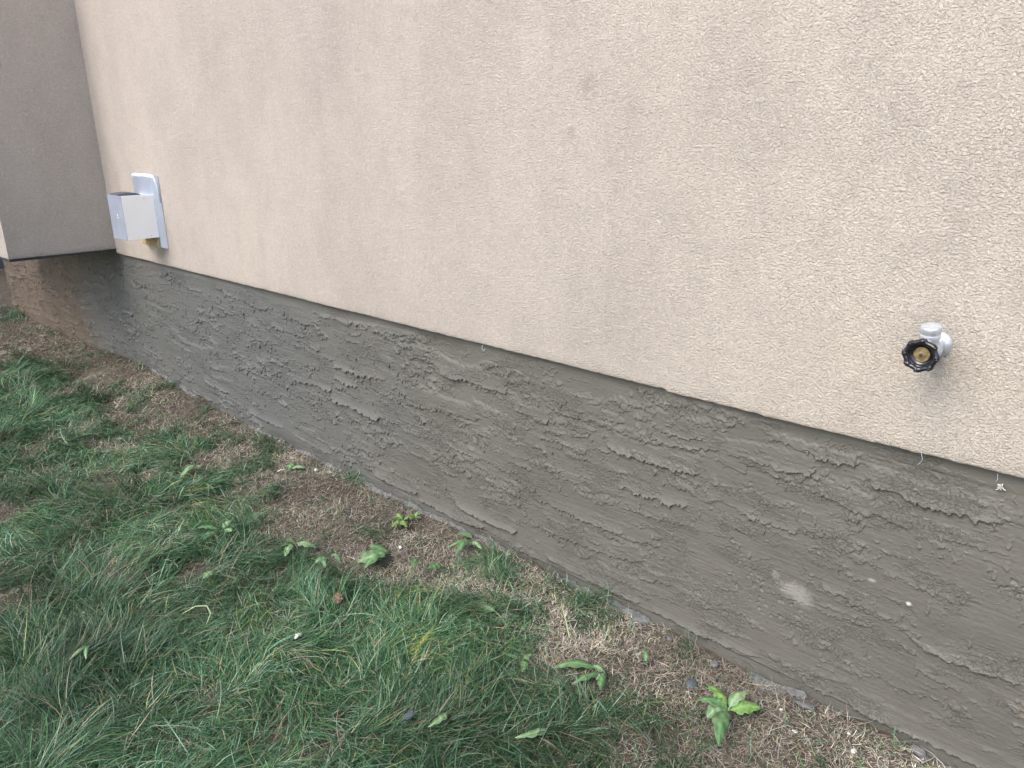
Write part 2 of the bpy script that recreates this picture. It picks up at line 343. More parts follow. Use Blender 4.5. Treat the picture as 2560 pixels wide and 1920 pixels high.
def relief():
    F = lambda sx, sz, sd: ffield(NZ, NX, RES, sx, sz, sd)
    Z = (np.arange(NZ)*RES - .04)[:, None].astype(np.float32); X = (XL + np.arange(NX)*RES)[None].astype(np.float32)
    h = .0013*F(.22, .09, 21) + .0003*F(.05, .02, 22)
    rag = .0024*F(.006, .004, 23) + .0026*F(.0022, .0018, 24) + .006*F(.05, .02, 25)
    R = np.random.default_rng(3)
    zone = sstep((F(.10, .04, 31) + .5*F(.03, .015, 32) - .25)/.35)      # where the surface was torn, the rest was closed flat
    up_ = sstep((Z-.25 + .10*F(.15, .05, 44) + .20*sstep((-X-1.6)/1.0))/.18)
    n = .60*F(.020, .0065, 33) + .50*F(.0065, .0038, 34) + .42*F(.0022, .0018, 35)
    T = sstep((n-.35)/.05) + .8*sstep((n-1.15)/.05)
    h += .0018*drag(T, 5, .8)*zone
    def stroke(cx, cz, L, W, slope, amp, lip, flat=.75, wl=.0060, ang=9, rg=1.0):
        rx, rz = L*.75, W*1.1 + L*abs(slope)*.6 + .012
        j0 = max(0, int((cx-rx-XL)/RES)); j1 = min(NX, int((cx+rx-XL)/RES)); i0 = max(0, int((cz-rz+.04)/RES)); i1 = min(NZ, int((cz+rz+.04)/RES))
        if i1 <= i0 or j1 <= j0: return
        w = (slice(i0, i1), slice(j0, j1))
        x = X[:, w[1]] - cx; z = Z[w[0]] - cz; r = rag[w]*rg
        s = x/(L/2) + r*ang; t = (z - slope*x + r*.8 + .18*W*np.cos(s*1.3))/(W/2)
        ends = sstep((1-np.abs(s))/.12); top = sstep((1-t)/.9); de = (t+1)*(W/2)
        bot = sstep(de/.0012); m = ends*np.clip(top*1.6, 0, 1)*bot
        prof = amp*(.2 + .8*np.clip((1-t)/2, 0, 1)**1.6)*ends*bot*np.clip(top*2, 0, 1)
        thick = .25 + .75*sstep(.5 + r*110)
        h[w] = h[w]*(1-flat*m) + prof + lip*np.exp(-np.clip(de, 0, 1)/wl)*bot*ends*thick
    for i in range(210):                       # closed trowel passes
        u = R.random()
        stroke(R.uniform(XL, XR), R.uniform(.06, .69), R.uniform(.10, .34)*(1.15 if u > .7 else .8), R.uniform(.020, .070), R.normal(-.04, .07), R.uniform(0, .0006), .0018+.0036*R.random()**2, .92, .0038)
    for i in range(1050):                       # small torn lips
        stroke(R.uniform(XL, XR), R.uniform(.06, .68), R.uniform(.012, .07), R.uniform(.005, .016), R.normal(-.06, .22), 0, .0016+.0030*R.random()**1.5, .15, .0026, 14)
    for i in range(800):                       # short upright curls, more of them high up and far off
        cx = XL + (XR-XL)*R.random()**1.5; cz = R.uniform(.10, .66)
        if R.random() > .35 + .5*(cz > .35) + .3*(cx < -2.2): continue
        stroke(cx, cz, R.uniform(.004, .010), R.uniform(.012, .045), 0, .0022, .0024, .1, .004, 60)
    n = F(.013, .009, 46) + .45*F(.004, .004, 47); mw = sstep((F(.09, .05, 48)-.35)/.4)
    h += .0019*np.exp(-(n/.050)**2)*mw*sstep((F(.02, .015, 49)+.0)/.4)
    for (a, b, c, d, A, lp, W) in RIDGES:
        stroke((a+c)/2, (b+d)/2 + W/2, abs(c-a)*1.08, W, (d-b)/(c-a), A*.2, A*1.7+lp, .95, .0078, 9, .25 if b < .12 else .6)
    n = F(.0045, .0095, 43) + .4*F(.003, .003, 42)
    h += .0026*np.exp(-(n/.085)**2)*up_*sstep((F(.020, .018, 45)-.55)/.3)
    n = F(.0030, .0026, 50); mp = sstep((F(.05, .04, 51)-1.9)/.4)
    h -= .0032*sstep((n-1.25)/.25)*mp
    h += .00010*F(.05, .0014, 52) + .00010*F(.0022, .0018, 53)
    # smoother strip just below the stucco, and the bottom band with its crisp upper edge
    k = sstep((Z-.676-.008*F(.12, .02, 55)-.012*F(.5, .1, 57))/.015); h = h*(1-.85*k) - .0010*k
    zb = Z-.043-.009*F(.35, .02, 56); kb = 1-sstep(zb/.0020); bm_ = sstep((F(.14, .3, 58)+.2)/.6); h = h*(1-.85*kb) - (.0002+.0022*bm_)*kb + .0030*bm_*np.exp(-np.clip(zb, 0, 1)/.005)*(1-kb)
    return h
HR = relief()
def smooth(A, res, sg):
    fz = np.fft.fftfreq(A.shape[0], res)[:, None]; fx = np.fft.rfftfreq(A.shape[1], res)[None]
    return np.fft.irfft2(np.fft.rfft2(A)*np.exp(-2*np.pi**2*sg**2*(fx**2+fz**2)), s=A.shape).astype(np.float32)
gain = 1.25*(1 + .55*sstep((-(XL + np.arange(NX)*RES)-1.2)/1.6))[None]; HR = (HR*gain).astype(np.float32); HLOW = smooth(HR, RES, .02)
def rel(u, z, low=False):
    A = HLOW if low else HR
    fx = np.clip((u-XL)/RES, 0, NX-1.001); fz = np.clip((z+.04)/RES, 0, NZ-1.001)
    j = fx.astype(int); i = fz.astype(int); a = (fx-j); b = (fz-i)
    return (A[i, j]*(1-a)*(1-b) + A[i, j+1]*a*(1-b) + A[i+1, j]*(1-a)*b + A[i+1, j+1]*a*b)
xs = [-.05]
while xs[-1] > XFE+.02: xs.append(xs[-1] - max(.0014, .0014*(1+ (-xs[-1]-.7)*.38)))
xs = np.array(xs[::-1] + list(np.arange(-.05+.003, 1.45, .004)))
zs = np.arange(-.035, ZB+.034, .0015)
U, Zg = np.meshgrid(xs, zs); D = rel(np.where(U < XL, 2*XL-U+.01, U), Zg)
LOW = rel(np.where(U < XL, 2*XL-U+.01, U), Zg, True)
V = np.stack([(U + .25*(D-LOW)).ravel(), (FY - D).ravel(), (Zg - 1.2*(D-LOW)).ravel()], 1)
hpart('foundation', V, grid_quads(len(zs), len(xs)), PARGE)
bmx = bmesh.new(); box(bmx, (1.449, FY, -.03), (2.6, FY+.1, ZB+.02)); hbm('foundation_end', bmx, PARGE)
# foundation return at the far corner
ys = np.arange(FY, 3.0, .01); zs2 = np.arange(-.035, ZB+.034, .006)
PY, Z2 = np.meshgrid(ys, zs2); D = rel(-2+PY, Z2)
hpart('foundation_return', np.stack([(XFE+.02-D).ravel(), PY.ravel(), Z2.ravel()], 1), grid_quads(len(zs2), len(ys), True), PARGE)
# dark drip flashing below the projecting wall and a thin one along the main wall
bm = bmesh.new(); box(bm, (X0-.016, -BAY+.012, ZB+.015), (X0-.003, -.001, ZB+.026)); box(bm, (XBL+.01, -BAY+.004, ZB+.015), (X0-.003, -BAY+.0115, ZB+.030)); hbm('drip_flashing', bm, DARKM)
# mortar spilled along the foot of the foundation
xs3 = np.arange(-4.5, 1.4, .004); r = np.random.default_rng(9)
def n1(step):
    q = np.arange(-4.7, 1.6, step); v = np.interp(xs3, q, r.random(len(q))); kk = max(3, int(step/.004*.7)); return np.convolve(v, np.hanning(kk+2)/np.hanning(kk+2).sum(), 'same')
b1_, b2_, b3_ = n1(.11), n1(.035), n1(.011)
wd = np.clip((b1_-.40)*.11 + (b2_-.5)*.030 + (b3_-.5)*.010, 0, .045)*np.where(xs3 < -1.05, .35, 1.0) + .0015
rows = []
for t, hh in ((0, 1.0), (.2, .98), (.4, .85), (.6, .70), (.8, .45), (.95, .15), (1.0, -.5)):
    ruf = (n1(.009)-.5)*.005; rows.append(np.stack([xs3, FY-.002 - wd*t + ruf*(t > 0), g_z(xs3, np.zeros_like(xs3)) - .002 + (.016*hh*(.4+.8*b2_) + ruf)*np.clip(wd/.01, 0, 1)], 1))
hpart('mortar_spill', np.concatenate(rows), grid_quads(len(rows), len(xs3), True), MORTAR, True)
# torn mesh fibres hanging from the stucco edge
def fibre(pts, r=.00035):
    bm = bmesh.new(); tube(bm, pts, r, 6); return hbm('loose_fibre', bm, CAULK, smooth=True)
fibre([(-.382, -.002, .722), (-.379, -.006, .716), (-.376, -.007, .708), (-.380, -.006, .699), (-.384, -.006, .694)])
fibre([(-1.655, -.002, .716), (-1.652, -.007, .705), (-1.645, -.006, .700), (-1.642, -.004, .706)])
fibre([(-.246, -.001, .716), (-.243, -.006, .707), (-.246, -.007, .697)])
bm = bmesh.new()
r = random.Random(4)
for _ in range(16):
    c = Vector((-.239 + r.gauss(0, .003), FY-.004-r.random()*.003, .683 + r.gauss(0, .003)))
    tube(bm, [c, c+Vector((r.gauss(0, .002), -.003, r.gauss(0, .002))), c+Vector((r.gauss(0, .003), -.002, r.gauss(0, .003)))], .0011, 5)
hbm('paint_crumb', bm, CHIP, smooth=True)

# ------------------------------------------------------------------ fence beyond the far corner of the house
fence = empty('fence', (-9.6, 0, 0), 'dark slate-grey board fence glimpsed beyond the far foundation corner', 'fence')
for k in range(26):
    y0 = -2.6 + k*.205
    bm = bmesh.new(); box(bm, (-9.615 + .003*(k % 3), y0, .02), (-9.59 + .003*(k % 3), y0+.198, 1.9)); o = bm_obj('board', bm, FENCEM, fence, bevel=.003); o.matrix_parent_inverse = Matrix.Translation(-Vector(fence.location))
for zz in (.35, 1.5):
    bm = bmesh.new(); box(bm, (-9.66, -2.6, zz), (-9.62, 2.7, zz+.09)); o = bm_obj('rail', bm, FENCEM, fence, bevel=.003); o.matrix_parent_inverse = Matrix.Translation(-Vector(fence.location))

# ------------------------------------------------------------------ wall vent
vent = empty('wall_vent', (-4.045, 0, .99), 'silver sheet-metal exhaust vent with boxy hood on the stucco by the corner', 'vent')
VL = Vector(vent.location)
def vbm(name, bm, mat, **k):
    o = bm_obj(name, bm, mat, vent, **k); o.matrix_parent_inverse = Matrix.Translation(-VL); return o
vr, vl, vb, vt, vd = -3.918, -4.175, .808, 1.166, -.030
bm = bmesh.new()     # raised plate: sloping flange to the wall, raised front
o_ = [(vl, 0, vb), (vr, 0, vb), (vr, 0, vt), (vl, 0, vt)]; i_ = [(vl+.004, vd, vb+.006), (vr-.010, vd, vb+.010), (vr-.010, vd, vt-.012), (vl+.004, vd, vt-.012)]
O = [bm.verts.new((a, .002, c)) for a, b, c in o_]; I = [bm.verts.new(p) for p in i_]
for k in range(4): bm.faces.new((O[k], O[(k+1) % 4], I[(k+1) % 4], I[k]))
bm.faces.new(I)
bmesh.ops.recalc_face_normals(bm, faces=bm.faces); vbm('mounting_plate', bm, ALU2, bevel=.0025)
sheet_e = [(vr-.0095, vd-.001, vb+.011), (vr-.0095, vd-.001, vt-.013), (vr-.001, -.002, vt-.002), (vr-.001, -.002, vb+.001)]
bm = bmesh.new(); A_ = [bm.verts.new(p) for p in sheet_e]; B_ = [bm.verts.new((p[0]+.0018, p[1]-.0006, p[2])) for p in sheet_e]
bm.faces.new(A_); bm.faces.new(B_[::-1])
for k in range(4): bm.faces.new((A_[k], A_[(k+1) % 4], B_[(k+1) % 4], B_[k]))
vbm('side_flange', bm, ALU, bevel=.0006)
bm = bmesh.new()     # sealant lip round the top and down both sides
pts = [(vl+.002, -.014, vt-.055), (vl, -.020, vt-.02), (vl+.010, -.022, vt-.004)] + [(vl+.01+(vr-vl-.02)*k/8, -.024 + .002*math.sin(k*2.1), vt-.002+.002*math.sin(k*1.7)) for k in range(1, 8)] + [(vr-.012, -.020, vt-.006), (vr-.004, -.012, vt-.04), (vr-.001, -.006, vt-.13)]
tube(bm, pts, [.006, .009, .010]+[.010+.0018*math.sin(k*3.3) for k in range(7)]+[.009, .006, .004], 10); vbm('sealant_bead', bm, CAULK, smooth=True)
hr, hl, hy, hb_, ht = vr-.018, vl+.062, -.182, .868, 1.076
def sheet(name, poly, ext, mat, bevel=.0008):
    """poly: 4 points; ext: thickness vector"""
    bm = bmesh.new(); e = Vector(ext); A = [bm.verts.new(p) for p in poly]; B = [bm.verts.new(Vector(p)+e) for p in poly]
    bm.faces.new(A); bm.faces.new(B[::-1])
    for k in range(len(A)): bm.faces.new((A[k], A[(k+1) % len(A)], B[(k+1) % len(A)], B[k]))
    return vbm(name, bm, mat, bevel=bevel)
sheet('hood_side', [(hr, vd+.001, hb_), (hr, hy, hb_), (hr, hy, ht), (hr, vd+.001, ht)], (-.0016, 0, 0), WHITE)
sheet('hood_side', [(hl, vd+.001, hb_), (hl, hy, hb_), (hl, hy, ht), (hl, vd+.001, ht)], (.0016, 0, 0), WHITE)
bm = bmesh.new(); box(bm, (hl+.0005, hy-.0016, hb_+.0), (hr-.0002, hy-.0001, ht)); box(bm, (hl+.002, hy-.0034, ht-.006), (hr-.001, hy-.0018, ht+.002)); box(bm, (hl+.002, hy-.0034, hb_-.002), (hr-.001, hy-.0018, hb_+.006)); vbm('hood_front', bm, ALU2, bevel=.0005)
bm = bmesh.new(); box(bm, (hl+.0017, hy+.0002, ht-.0030), (hr-.0018, vd, ht-.0012)); vbm('hood_top', bm, ALU)
bm = bmesh.new()     # curved damper cap on the hood
n = 14; A = []; B = []
for k in range(n+1):
    a = math.pi*k/n; A.append(bm.verts.new((hl+.012, hy+.062-.055*math.cos(a), ht+.012*math.sin(a)))); B.append(bm.verts.new((hr-.065, hy+.062-.055*math.cos(a), ht+.010*math.sin(a))))
for k in range(n): bm.faces.new((A[k], A[k+1], B[k+1], B[k]))
bm.faces.new(A); bm.faces.new(B[::-1]); vbm('damper_cap', bm, SLATE)
bm = bmesh.new(); box(bm, (vl+.014, vd-.006, vb+.010), (vr-.030, vd-.0005, hb_-.004)); vbm('wall_reflection_panel', bm, TAN, bevel=.001)  # added panel: paints the wall's tan reflection on the plate front
for (x, y, z, dv) in ((hr, -.078, ht-.016, (1, 0, 0)), (hr, -.070, hb_+.012, (1, 0, 0)), (hl+.10, hy-.002, .985, (0, -1, 0)), (hl+.10, hy-.002, .972, (0, -1, 0))):
    bm = bmesh.new(); lathe(bm, [(-.001, .0036), (.0012, .0034), (.0020, .0018)], (x, y, z), dv, 14); vbm('screw', bm, ZINC if dv[0] else WHITE, smooth=True)

# ------------------------------------------------------------------ garden tap
tapx, tapz = -.386, .946
tap = empty('garden_tap', (tapx, 0, tapz), 'grey metal outdoor tap with black lobed handwheel sticking out of the stucco', 'tap')
TL = Vector(tap.location)
def tbm(name, bm, mat, **k):
    o = bm_obj(name, bm, mat, tap, **k); o.matrix_parent_inverse = Matrix.Translation(-TL); return o
AX = (0, -1, 0)
bm = bmesh.new(); lathe(bm, [(-.004, .026), (.002, .0262), (.005, .0245), (.0065, .019), (.008, .0165)], (tapx, 0, tapz), AX, 40, lambda a: 1+.03*math.cos(2*a)); tbm('wall_flange', bm, ZINC, smooth=True)
bm = bmesh.new()
lathe(bm, [(.006, .0150), (.020, .0146), (.026, .0150), (.030, .0185), (.040, .0200), (.056, .0200), (.064, .0170), (.068, .0150), (.073, .0165), (.084, .0165), (.088, .0120), (.094, .0090)], (tapx, 0, tapz), AX, 40)
lathe(bm, [(0, .013), (.018, .0145), (.026, .0150)], (tapx, -.054, tapz+.004), (0, -.22, 1), 36)
tbm('valve_body', bm, ZINC, smooth=True)
bm = bmesh.new(); lathe(bm, [(0, .0150), (.003, .0168), (.004, .0176), (.012, .0178), (.013, .0170), (.014, .0170), (.015, .0178), (.0255, .0178), (.0275, .0168), (.0280, .0150)], (tapx, -.0585, tapz+.022), (0, -.22, 1), 48); o = tbm('vacuum_breaker_cap', bm, ZINC, smooth=True)
for p in o.data.polygons:
    if len(p.vertices) > 4: p.use_smooth = False
bm = bmesh.new(); lathe(bm, [(0, .0125), (.014, .0125), (.018, .0135)] + [q for j in range(5) for q in ((.019+j*.0026, .0138), (.0203+j*.0026, .0126))] + [(.033, .0128), (.033, .0100), (.020, .0098)], (tapx, -.052, tapz-.004), (0, -.35, -1), 36, caps=False); tbm('threaded_spout', bm, ZINC, smooth=True)
wc = Vector((tapx, -.104, tapz)); 
bm = bmesh.new()     # handwheel rim: eight-sided with a knuckle at each corner
NA, NT = 128, 14; ring = []
for i in range(NA):
    a = 2*math.pi*i/NA + .12; c8 = math.cos(8*a); R0 = .0262 + .0011*c8; rr = .0046 + .0010*max(0, c8)**3
    row = []
    for j in range(NT):
        b = 2*math.pi*j/NT; rad = R0 + rr*math.cos(b)*1.05; row.append(bm.verts.new(wc + Vector((rad*math.cos(a), -1.15*rr*math.sin(b) , rad*math.sin(a)))))
    ring.append(row)
for i in range(NA):
    for j in range(NT): bm.faces.new((ring[i][j], ring[(i+1) % NA][j], ring[(i+1) % NA][(j+1) % NT], ring[i][(j+1) % NT]))
for i in range(8):   # raised knuckles
    a = 2*math.pi*i/8 - .12; c = wc + Vector((.0288*math.cos(a), 0, .0288*math.sin(a)))
    lathe(bm, [(-.0062, .0012), (-.0050, .0032), (0, .0040), (.0050, .0032), (.0062, .0012)], c, AX, 14)
lathe(bm, [(-.0125, .010), (-.0115, .017), (-.007, .0215), (-.001, .0235), (.001, .0228), (-.0045, .0205), (-.0085, .0165), (-.0090, .004)], wc, AX, 48)   # dished web
tbm('handwheel', bm, BLACKP, smooth=True)
bm = bmesh.new(); lathe(bm, [(-.0095, .0140), (-.0062, .0140), (-.0056, .0128), (-.0066, .0118), (-.0066, .0095), (-.0052, .0085), (-.0052, .0062), (-.0030, .0058), (-.0022, .0046)], wc, AX, 40); tbm('brass_hub_plate', bm, BRASS, smooth=False)
bm = bmesh.new(); lathe(bm, [(-.004, .0034), (-.0010, .0034), (-.0004, .0026)], wc, AX, 6); tbm('hub_screw', bm, DARKM)

# ------------------------------------------------------------------ greenness of the lawn by place (x, y, amount)
CTL = np.array([(-5.71,-0.32,0.0),(-4.74,-0.29,0.1),(-4.34,-0.14,0.0),(-5.77,-0.11,0.0),(-3.95,-0.36,0.3),(-3.85,-0.15,0.1),(-3.38,-0.2,0.2),(-3.1,-0.15,0.1),(-2.66,-0.2,0.1),(-2.57,-0.36,0.4),(-2.25,-0.24,0.15),(-2.21,-0.37,0.2),(-2.11,-0.11,0.0),(-1.95,-0.32,0.25),(-1.76,-0.21,0.1),(-1.66,-0.12,0.0),(-1.45,-0.15,0.0),(-1.45,-0.23,0.2),(-1.27,-0.16,0.3),(-1.38,-0.14,0.1),(-1.14,-0.13,0.1),(-1.1,-0.27,0.3),(-0.99,-0.16,0.0),(-0.93,-0.32,0.2),(-0.85,-0.17,0.2),(-0.76,-0.12,0.05),(-0.65,-0.13,0.0),(-0.56,-0.19,0.2),(-0.5,-0.12,0.1),(-0.67,-0.33,0.2),(-0.41,-0.12,0.0),(-0.49,-0.03,0.0),(-1.07,-0.47,0.5),(-1.19,-0.48,0.55),(-5.24,-0.51,0.9),(-4.85,-0.47,1.0),(-4.3,-0.43,0.9),(-4.19,-0.72,0.9),(-3.67,-0.72,0.75),(-3.49,-0.56,0.4),(-3.22,-0.71,0.5),(-3.17,-0.56,0.4),(-3.17,-0.45,0.6),(-2.82,-0.55,0.8),(-2.58,-0.42,1.0),(-2.43,-0.57,1.0),(-2.7,-0.82,0.9),(-3.04,-0.84,0.7),(-2.51,-0.84,0.6),(-3.01,-0.99,0.7),(-3.32,-1.0,0.7),(-1.94,-0.63,1.0),(-1.6,-0.64,1.0),(-1.81,-0.83,1.0),(-2.17,-0.9,0.9),(-2.35,-1.07,0.8),(-2.04,-1.26,1.0),(-1.81,-1.15,0.9),(-1.53,-1.07,1.0),(-1.51,-0.88,1.0),(-1.36,-0.74,1.0),(-1.55,-0.46,0.9),(-1.34,-0.49,0.8),(-1.35,-0.62,0.8),(-1.08,-0.66,0.9),(-0.95,-0.59,1.0),(-0.93,-0.48,0.8),(-0.84,-0.44,0.8),(-0.81,-0.32,0.8),(-0.78,-0.44,0.6),(-0.72,-0.37,0.6),(-1.44,-0.28,0.8),(-1.32,-0.14,0.5),(-4.7,-0.7,0.9),(-1.81,-1.41,1.0),
    (0,-.3,.3),(0,-.9,.9),(-.3,-.6,.8),(.8,-.6,.8),(-6.6,-.6,.5),(-8,-.7,.2),(-5,-1.3,.9),(-6.5,-1.6,.9),(-3.4,-1.6,.9),(-1,-1.6,1),(0,-2,1),(-2.5,-1.8,1)])
def greenness(x, y):
    g = np.zeros(len(x)); w = np.zeros(len(x))
    for a, b, c in CTL:
        q = 1/(((x-a)**2 + ((y-b)*1.2)**2)**1.5 + 2e-5); g += q*c; w += q
    return g/w
N1 = ffield(500, 1020, .01, .035, .035, 71); N2 = ffield(500, 1020, .01, .10, .10, 72); N3 = ffield(500, 1020, .01, .018, .018, 73); FL = ffield(500, 1020, .01, .16, .16, 74); FL2 = ffield(500, 1020, .01, .06, .06, 75); CL = ffield(500, 1020, .01, .05, .05, 76); N4 = ffield(500, 1020, .01, .024, .024, 78); CL2 = ffield(500, 1020, .01, .13, .13, 77)
def samp(A, x, y):
    i = np.clip(((y+4.5)/.01).astype(int), 0, 499); j = np.clip(((x+8.7)/.01).astype(int), 0, 1019); return A[i, j]

def blades(n_try, area, accept, length, width, lift, bend, seed, segs=5, layer=.02, curl=.5, flow=1.0, bias=0.0, palette=None, mode='green'):
    R = np.random.default_rng(seed)
    x = R.uniform(area[0], area[1], n_try); y = R.uniform(area[2], area[3], n_try)
    keep = accept(x, y, R); x = x[keep]; y = y[keep]; n = len(x)
    z = g_z(x, y) + R.random(n)**1.5*layer
    ang = flow*(samp(FL, x, y)*1.2 + samp(FL2, x, y)*1.3) + bias + R.normal(0, .42 if flow else 9, n)*np.where(R.random(n) < .30, 3.4, 1)
    L = length(x, y, R, n); w = width(x, y, R, n)
    el = lift(x, y, R, n); be = bend(x, y, R, n)
    cu = R.normal(0, curl, n)
    step = L/segs; px, py, pz = x.copy(), y.copy(), z.copy(); rows = []
    for k in range(segs+1):
        t = k/segs; e = el*(1-t) + (el-be)*t; a = ang + cu*t
        wk = w*(1-.92*t**2.2)*(.75+.6*min(t*3, 1)*.4)
        roll = R.normal(0, .25, n)
        ox, oy = -np.sin(a)*wk/2, np.cos(a)*wk/2; oz = wk/2*roll
        rows.append((np.stack([px-ox, py-oy, pz-oz], 1), np.stack([px+ox, py+oy, pz+oz], 1)))
        px = px + np.cos(a)*np.cos(e)*step; py = np.minimum(py + np.sin(a)*np.cos(e)*step, FY-.004); pz = pz + np.sin(e)*step
        floor = g_base(px, py) + .002 + .5*(z-g_base(x, y)); pz = np.maximum(pz, floor)
    V = np.stack([np.stack(r, 1) for r in rows], 1)          # n, segs+1, 2, 3
    V = V.reshape(-1, 3); idx = np.arange(n)[:, None]*(2*(segs+1)) + np.arange(segs)[None]*2; idx = idx.ravel()
    Q = np.stack([idx, idx+1, idx+3, idx+2], 1)
    col = palette(x, y, R, n)                                # n,3
    t = np.linspace(0, 1, segs+1)[None, :, None]
    C = col[:, None, :]*np.ones((1, segs+1, 1)); C = np.repeat(C, 2, axis=1).reshape(-1, 3)
    return V, Q, C
def pick(R, n, cols, p):
    cols = np.array(cols); i = R.choice(len(cols), n, p=p); c = cols[i]*np.exp(R.normal(0, .22, (n, 1)))*np.exp(R.normal(0, .06, (n, 3))); return np.clip(c, 0, 1)

def acc_green(x, y, R):
    g = greenness(x, y) + .20*samp(N1, x, y) + .13*samp(N3, x, y) + .12*samp(N2, x, y)
    inside = (y < -.008)
    d = np.hypot(x, y+1.6)
    dens = np.clip((g-.33)/.52, .02, 1)*(.42+.58*sstep((samp(N4, x, y)+1.25)/1.3))*np.clip(1.2 - .17*d, .22, 1)
    return inside & (R.random(len(x)) < dens)
def pal_green(x, y, R, n):
    c = pick(R, n, [(.022, .064, .028), (.040, .105, .046), (.078, .170, .084), (.20, .31, .21), (.092, .160, .048), (.25, .28, .12), (.31, .27, .19)], [.23, .25, .22, .14, .07, .02, .07])
    yel = np.exp(-(((x+1.397)/.07)**2 + ((y+.542)/.035)**2)) + np.exp(-(((x+1.168)/.05)**2 + ((y+.576)/.03)**2)) + .8*np.exp(-(((x+1.60)/.07)**2 + ((y+.40)/.04)**2)) + .7*np.exp(-(((x+2.62)/.12)**2 + ((y+.52)/.04)**2))
    m = (R.random(n) < np.clip(yel*.28, 0, 1))[:, None]
    c = np.where(m, np.array([[.30, .33, .06]])*np.exp(R.normal(0, .25, (n, 1))), c)
    dk = np.exp(.20*np.clip(samp(CL2, x, y), -1.6, 1.6))[:, None]
    return np.clip(c*dk, 0, 1)
tall = lambda x, y: sstep((samp(CL, x, y)-.4)/1.0)
V, Q, C = blades(660000, (-7.6, .6, -2.3, 0), acc_green,
    lambda x, y, R, n: R.uniform(.03, .13, n)*(.75+.45*np.clip(greenness(x, y), 0, 1))*(1+.15*tall(x, y)),
    lambda x, y, R, n: R.uniform(.0010, .0027, n)*(1+.25*np.clip(np.hypot(x, y+1.6)-2, 0, 3)),
    lambda x, y, R, n: R.uniform(.10, .70, n) + .45*tall(x, y),
    lambda x, y, R, n: R.uniform(.3, 1.3, n), 101, 5, .022, .55, 1.0, .35, pal_green)
V2, Q2, C2 = blades(230000, (-7.6, .6, -2.3, 0), acc_green, lambda x, y, R, n: R.uniform(.018, .060, n), lambda x, y, R, n: R.uniform(.0012, .0032, n),
    lambda x, y, R, n: R.uniform(.15, 1.2, n), lambda x, y, R, n: R.uniform(.2, 1.2, n), 303, 4, .028, .4, 0, 0, pal_green)
Q = np.concatenate([Q, Q2+len(V)]); V = np.concatenate([V, V2]); C = np.concatenate([C, C2])
grass = np_mesh('grass', V, Q, BLADE, None, True, C)
tag(grass, 'long matted dark green lawn grass lying in swirls', 'grass', None, 'stuff')
print('green blades', len(Q)//5)

def acc_straw(x, y, R):
    inside = (y < FY-.012)
    g = greenness(x, y); near = np.exp(y/.9)
    bare = sstep((samp(N1, x+.37, y*.9)-1.4)/.6)          # earth showing through
    d = np.hypot(x, y+1.6)
    return inside & (R.random(len(x)) < np.clip(1.25 - g, .16, 1)*(1-.8*bare)*np.clip(1.15-.17*d, .22, 1))
def pal_straw(x, y, R, n):
    c = pick(R, n, [(.37, .325, .250), (.54, .495, .405), (.27, .222, .165), (.120, .100, .080), (.32, .31, .28), (.15, .19, .10)], [.28, .21, .18, .11, .14, .08])
    g = np.exp(.24*np.clip(samp(N2, x, y), -1.6, 1.6) - .25*sstep((-x-2.2)/1.2))[:, None]; return np.clip(c*g, 0, 1)
V, Q, C = blades(680000, (-8.4, .7, -1.7, FY), acc_straw,
    lambda x, y, R, n: R.gamma(2.2, .0085, n)+.005, lambda x, y, R, n: R.uniform(.0007, .0020, n)*(1+.25*np.clip(np.hypot(x, y+1.6)-2, 0, 4)),
    lambda x, y, R, n: R.normal(.10, .30, n), lambda x, y, R, n: R.normal(.25, .5, n), 202, 3, .010, .9, 0, 0, pal_straw)
straw = np_mesh('dry_straw', V, Q, STRAW, None, True, C)
tag(straw, 'dead brown grass clippings and straw beside the foundation', 'straw', None, 'stuff')
print('straw', len(Q)//3)

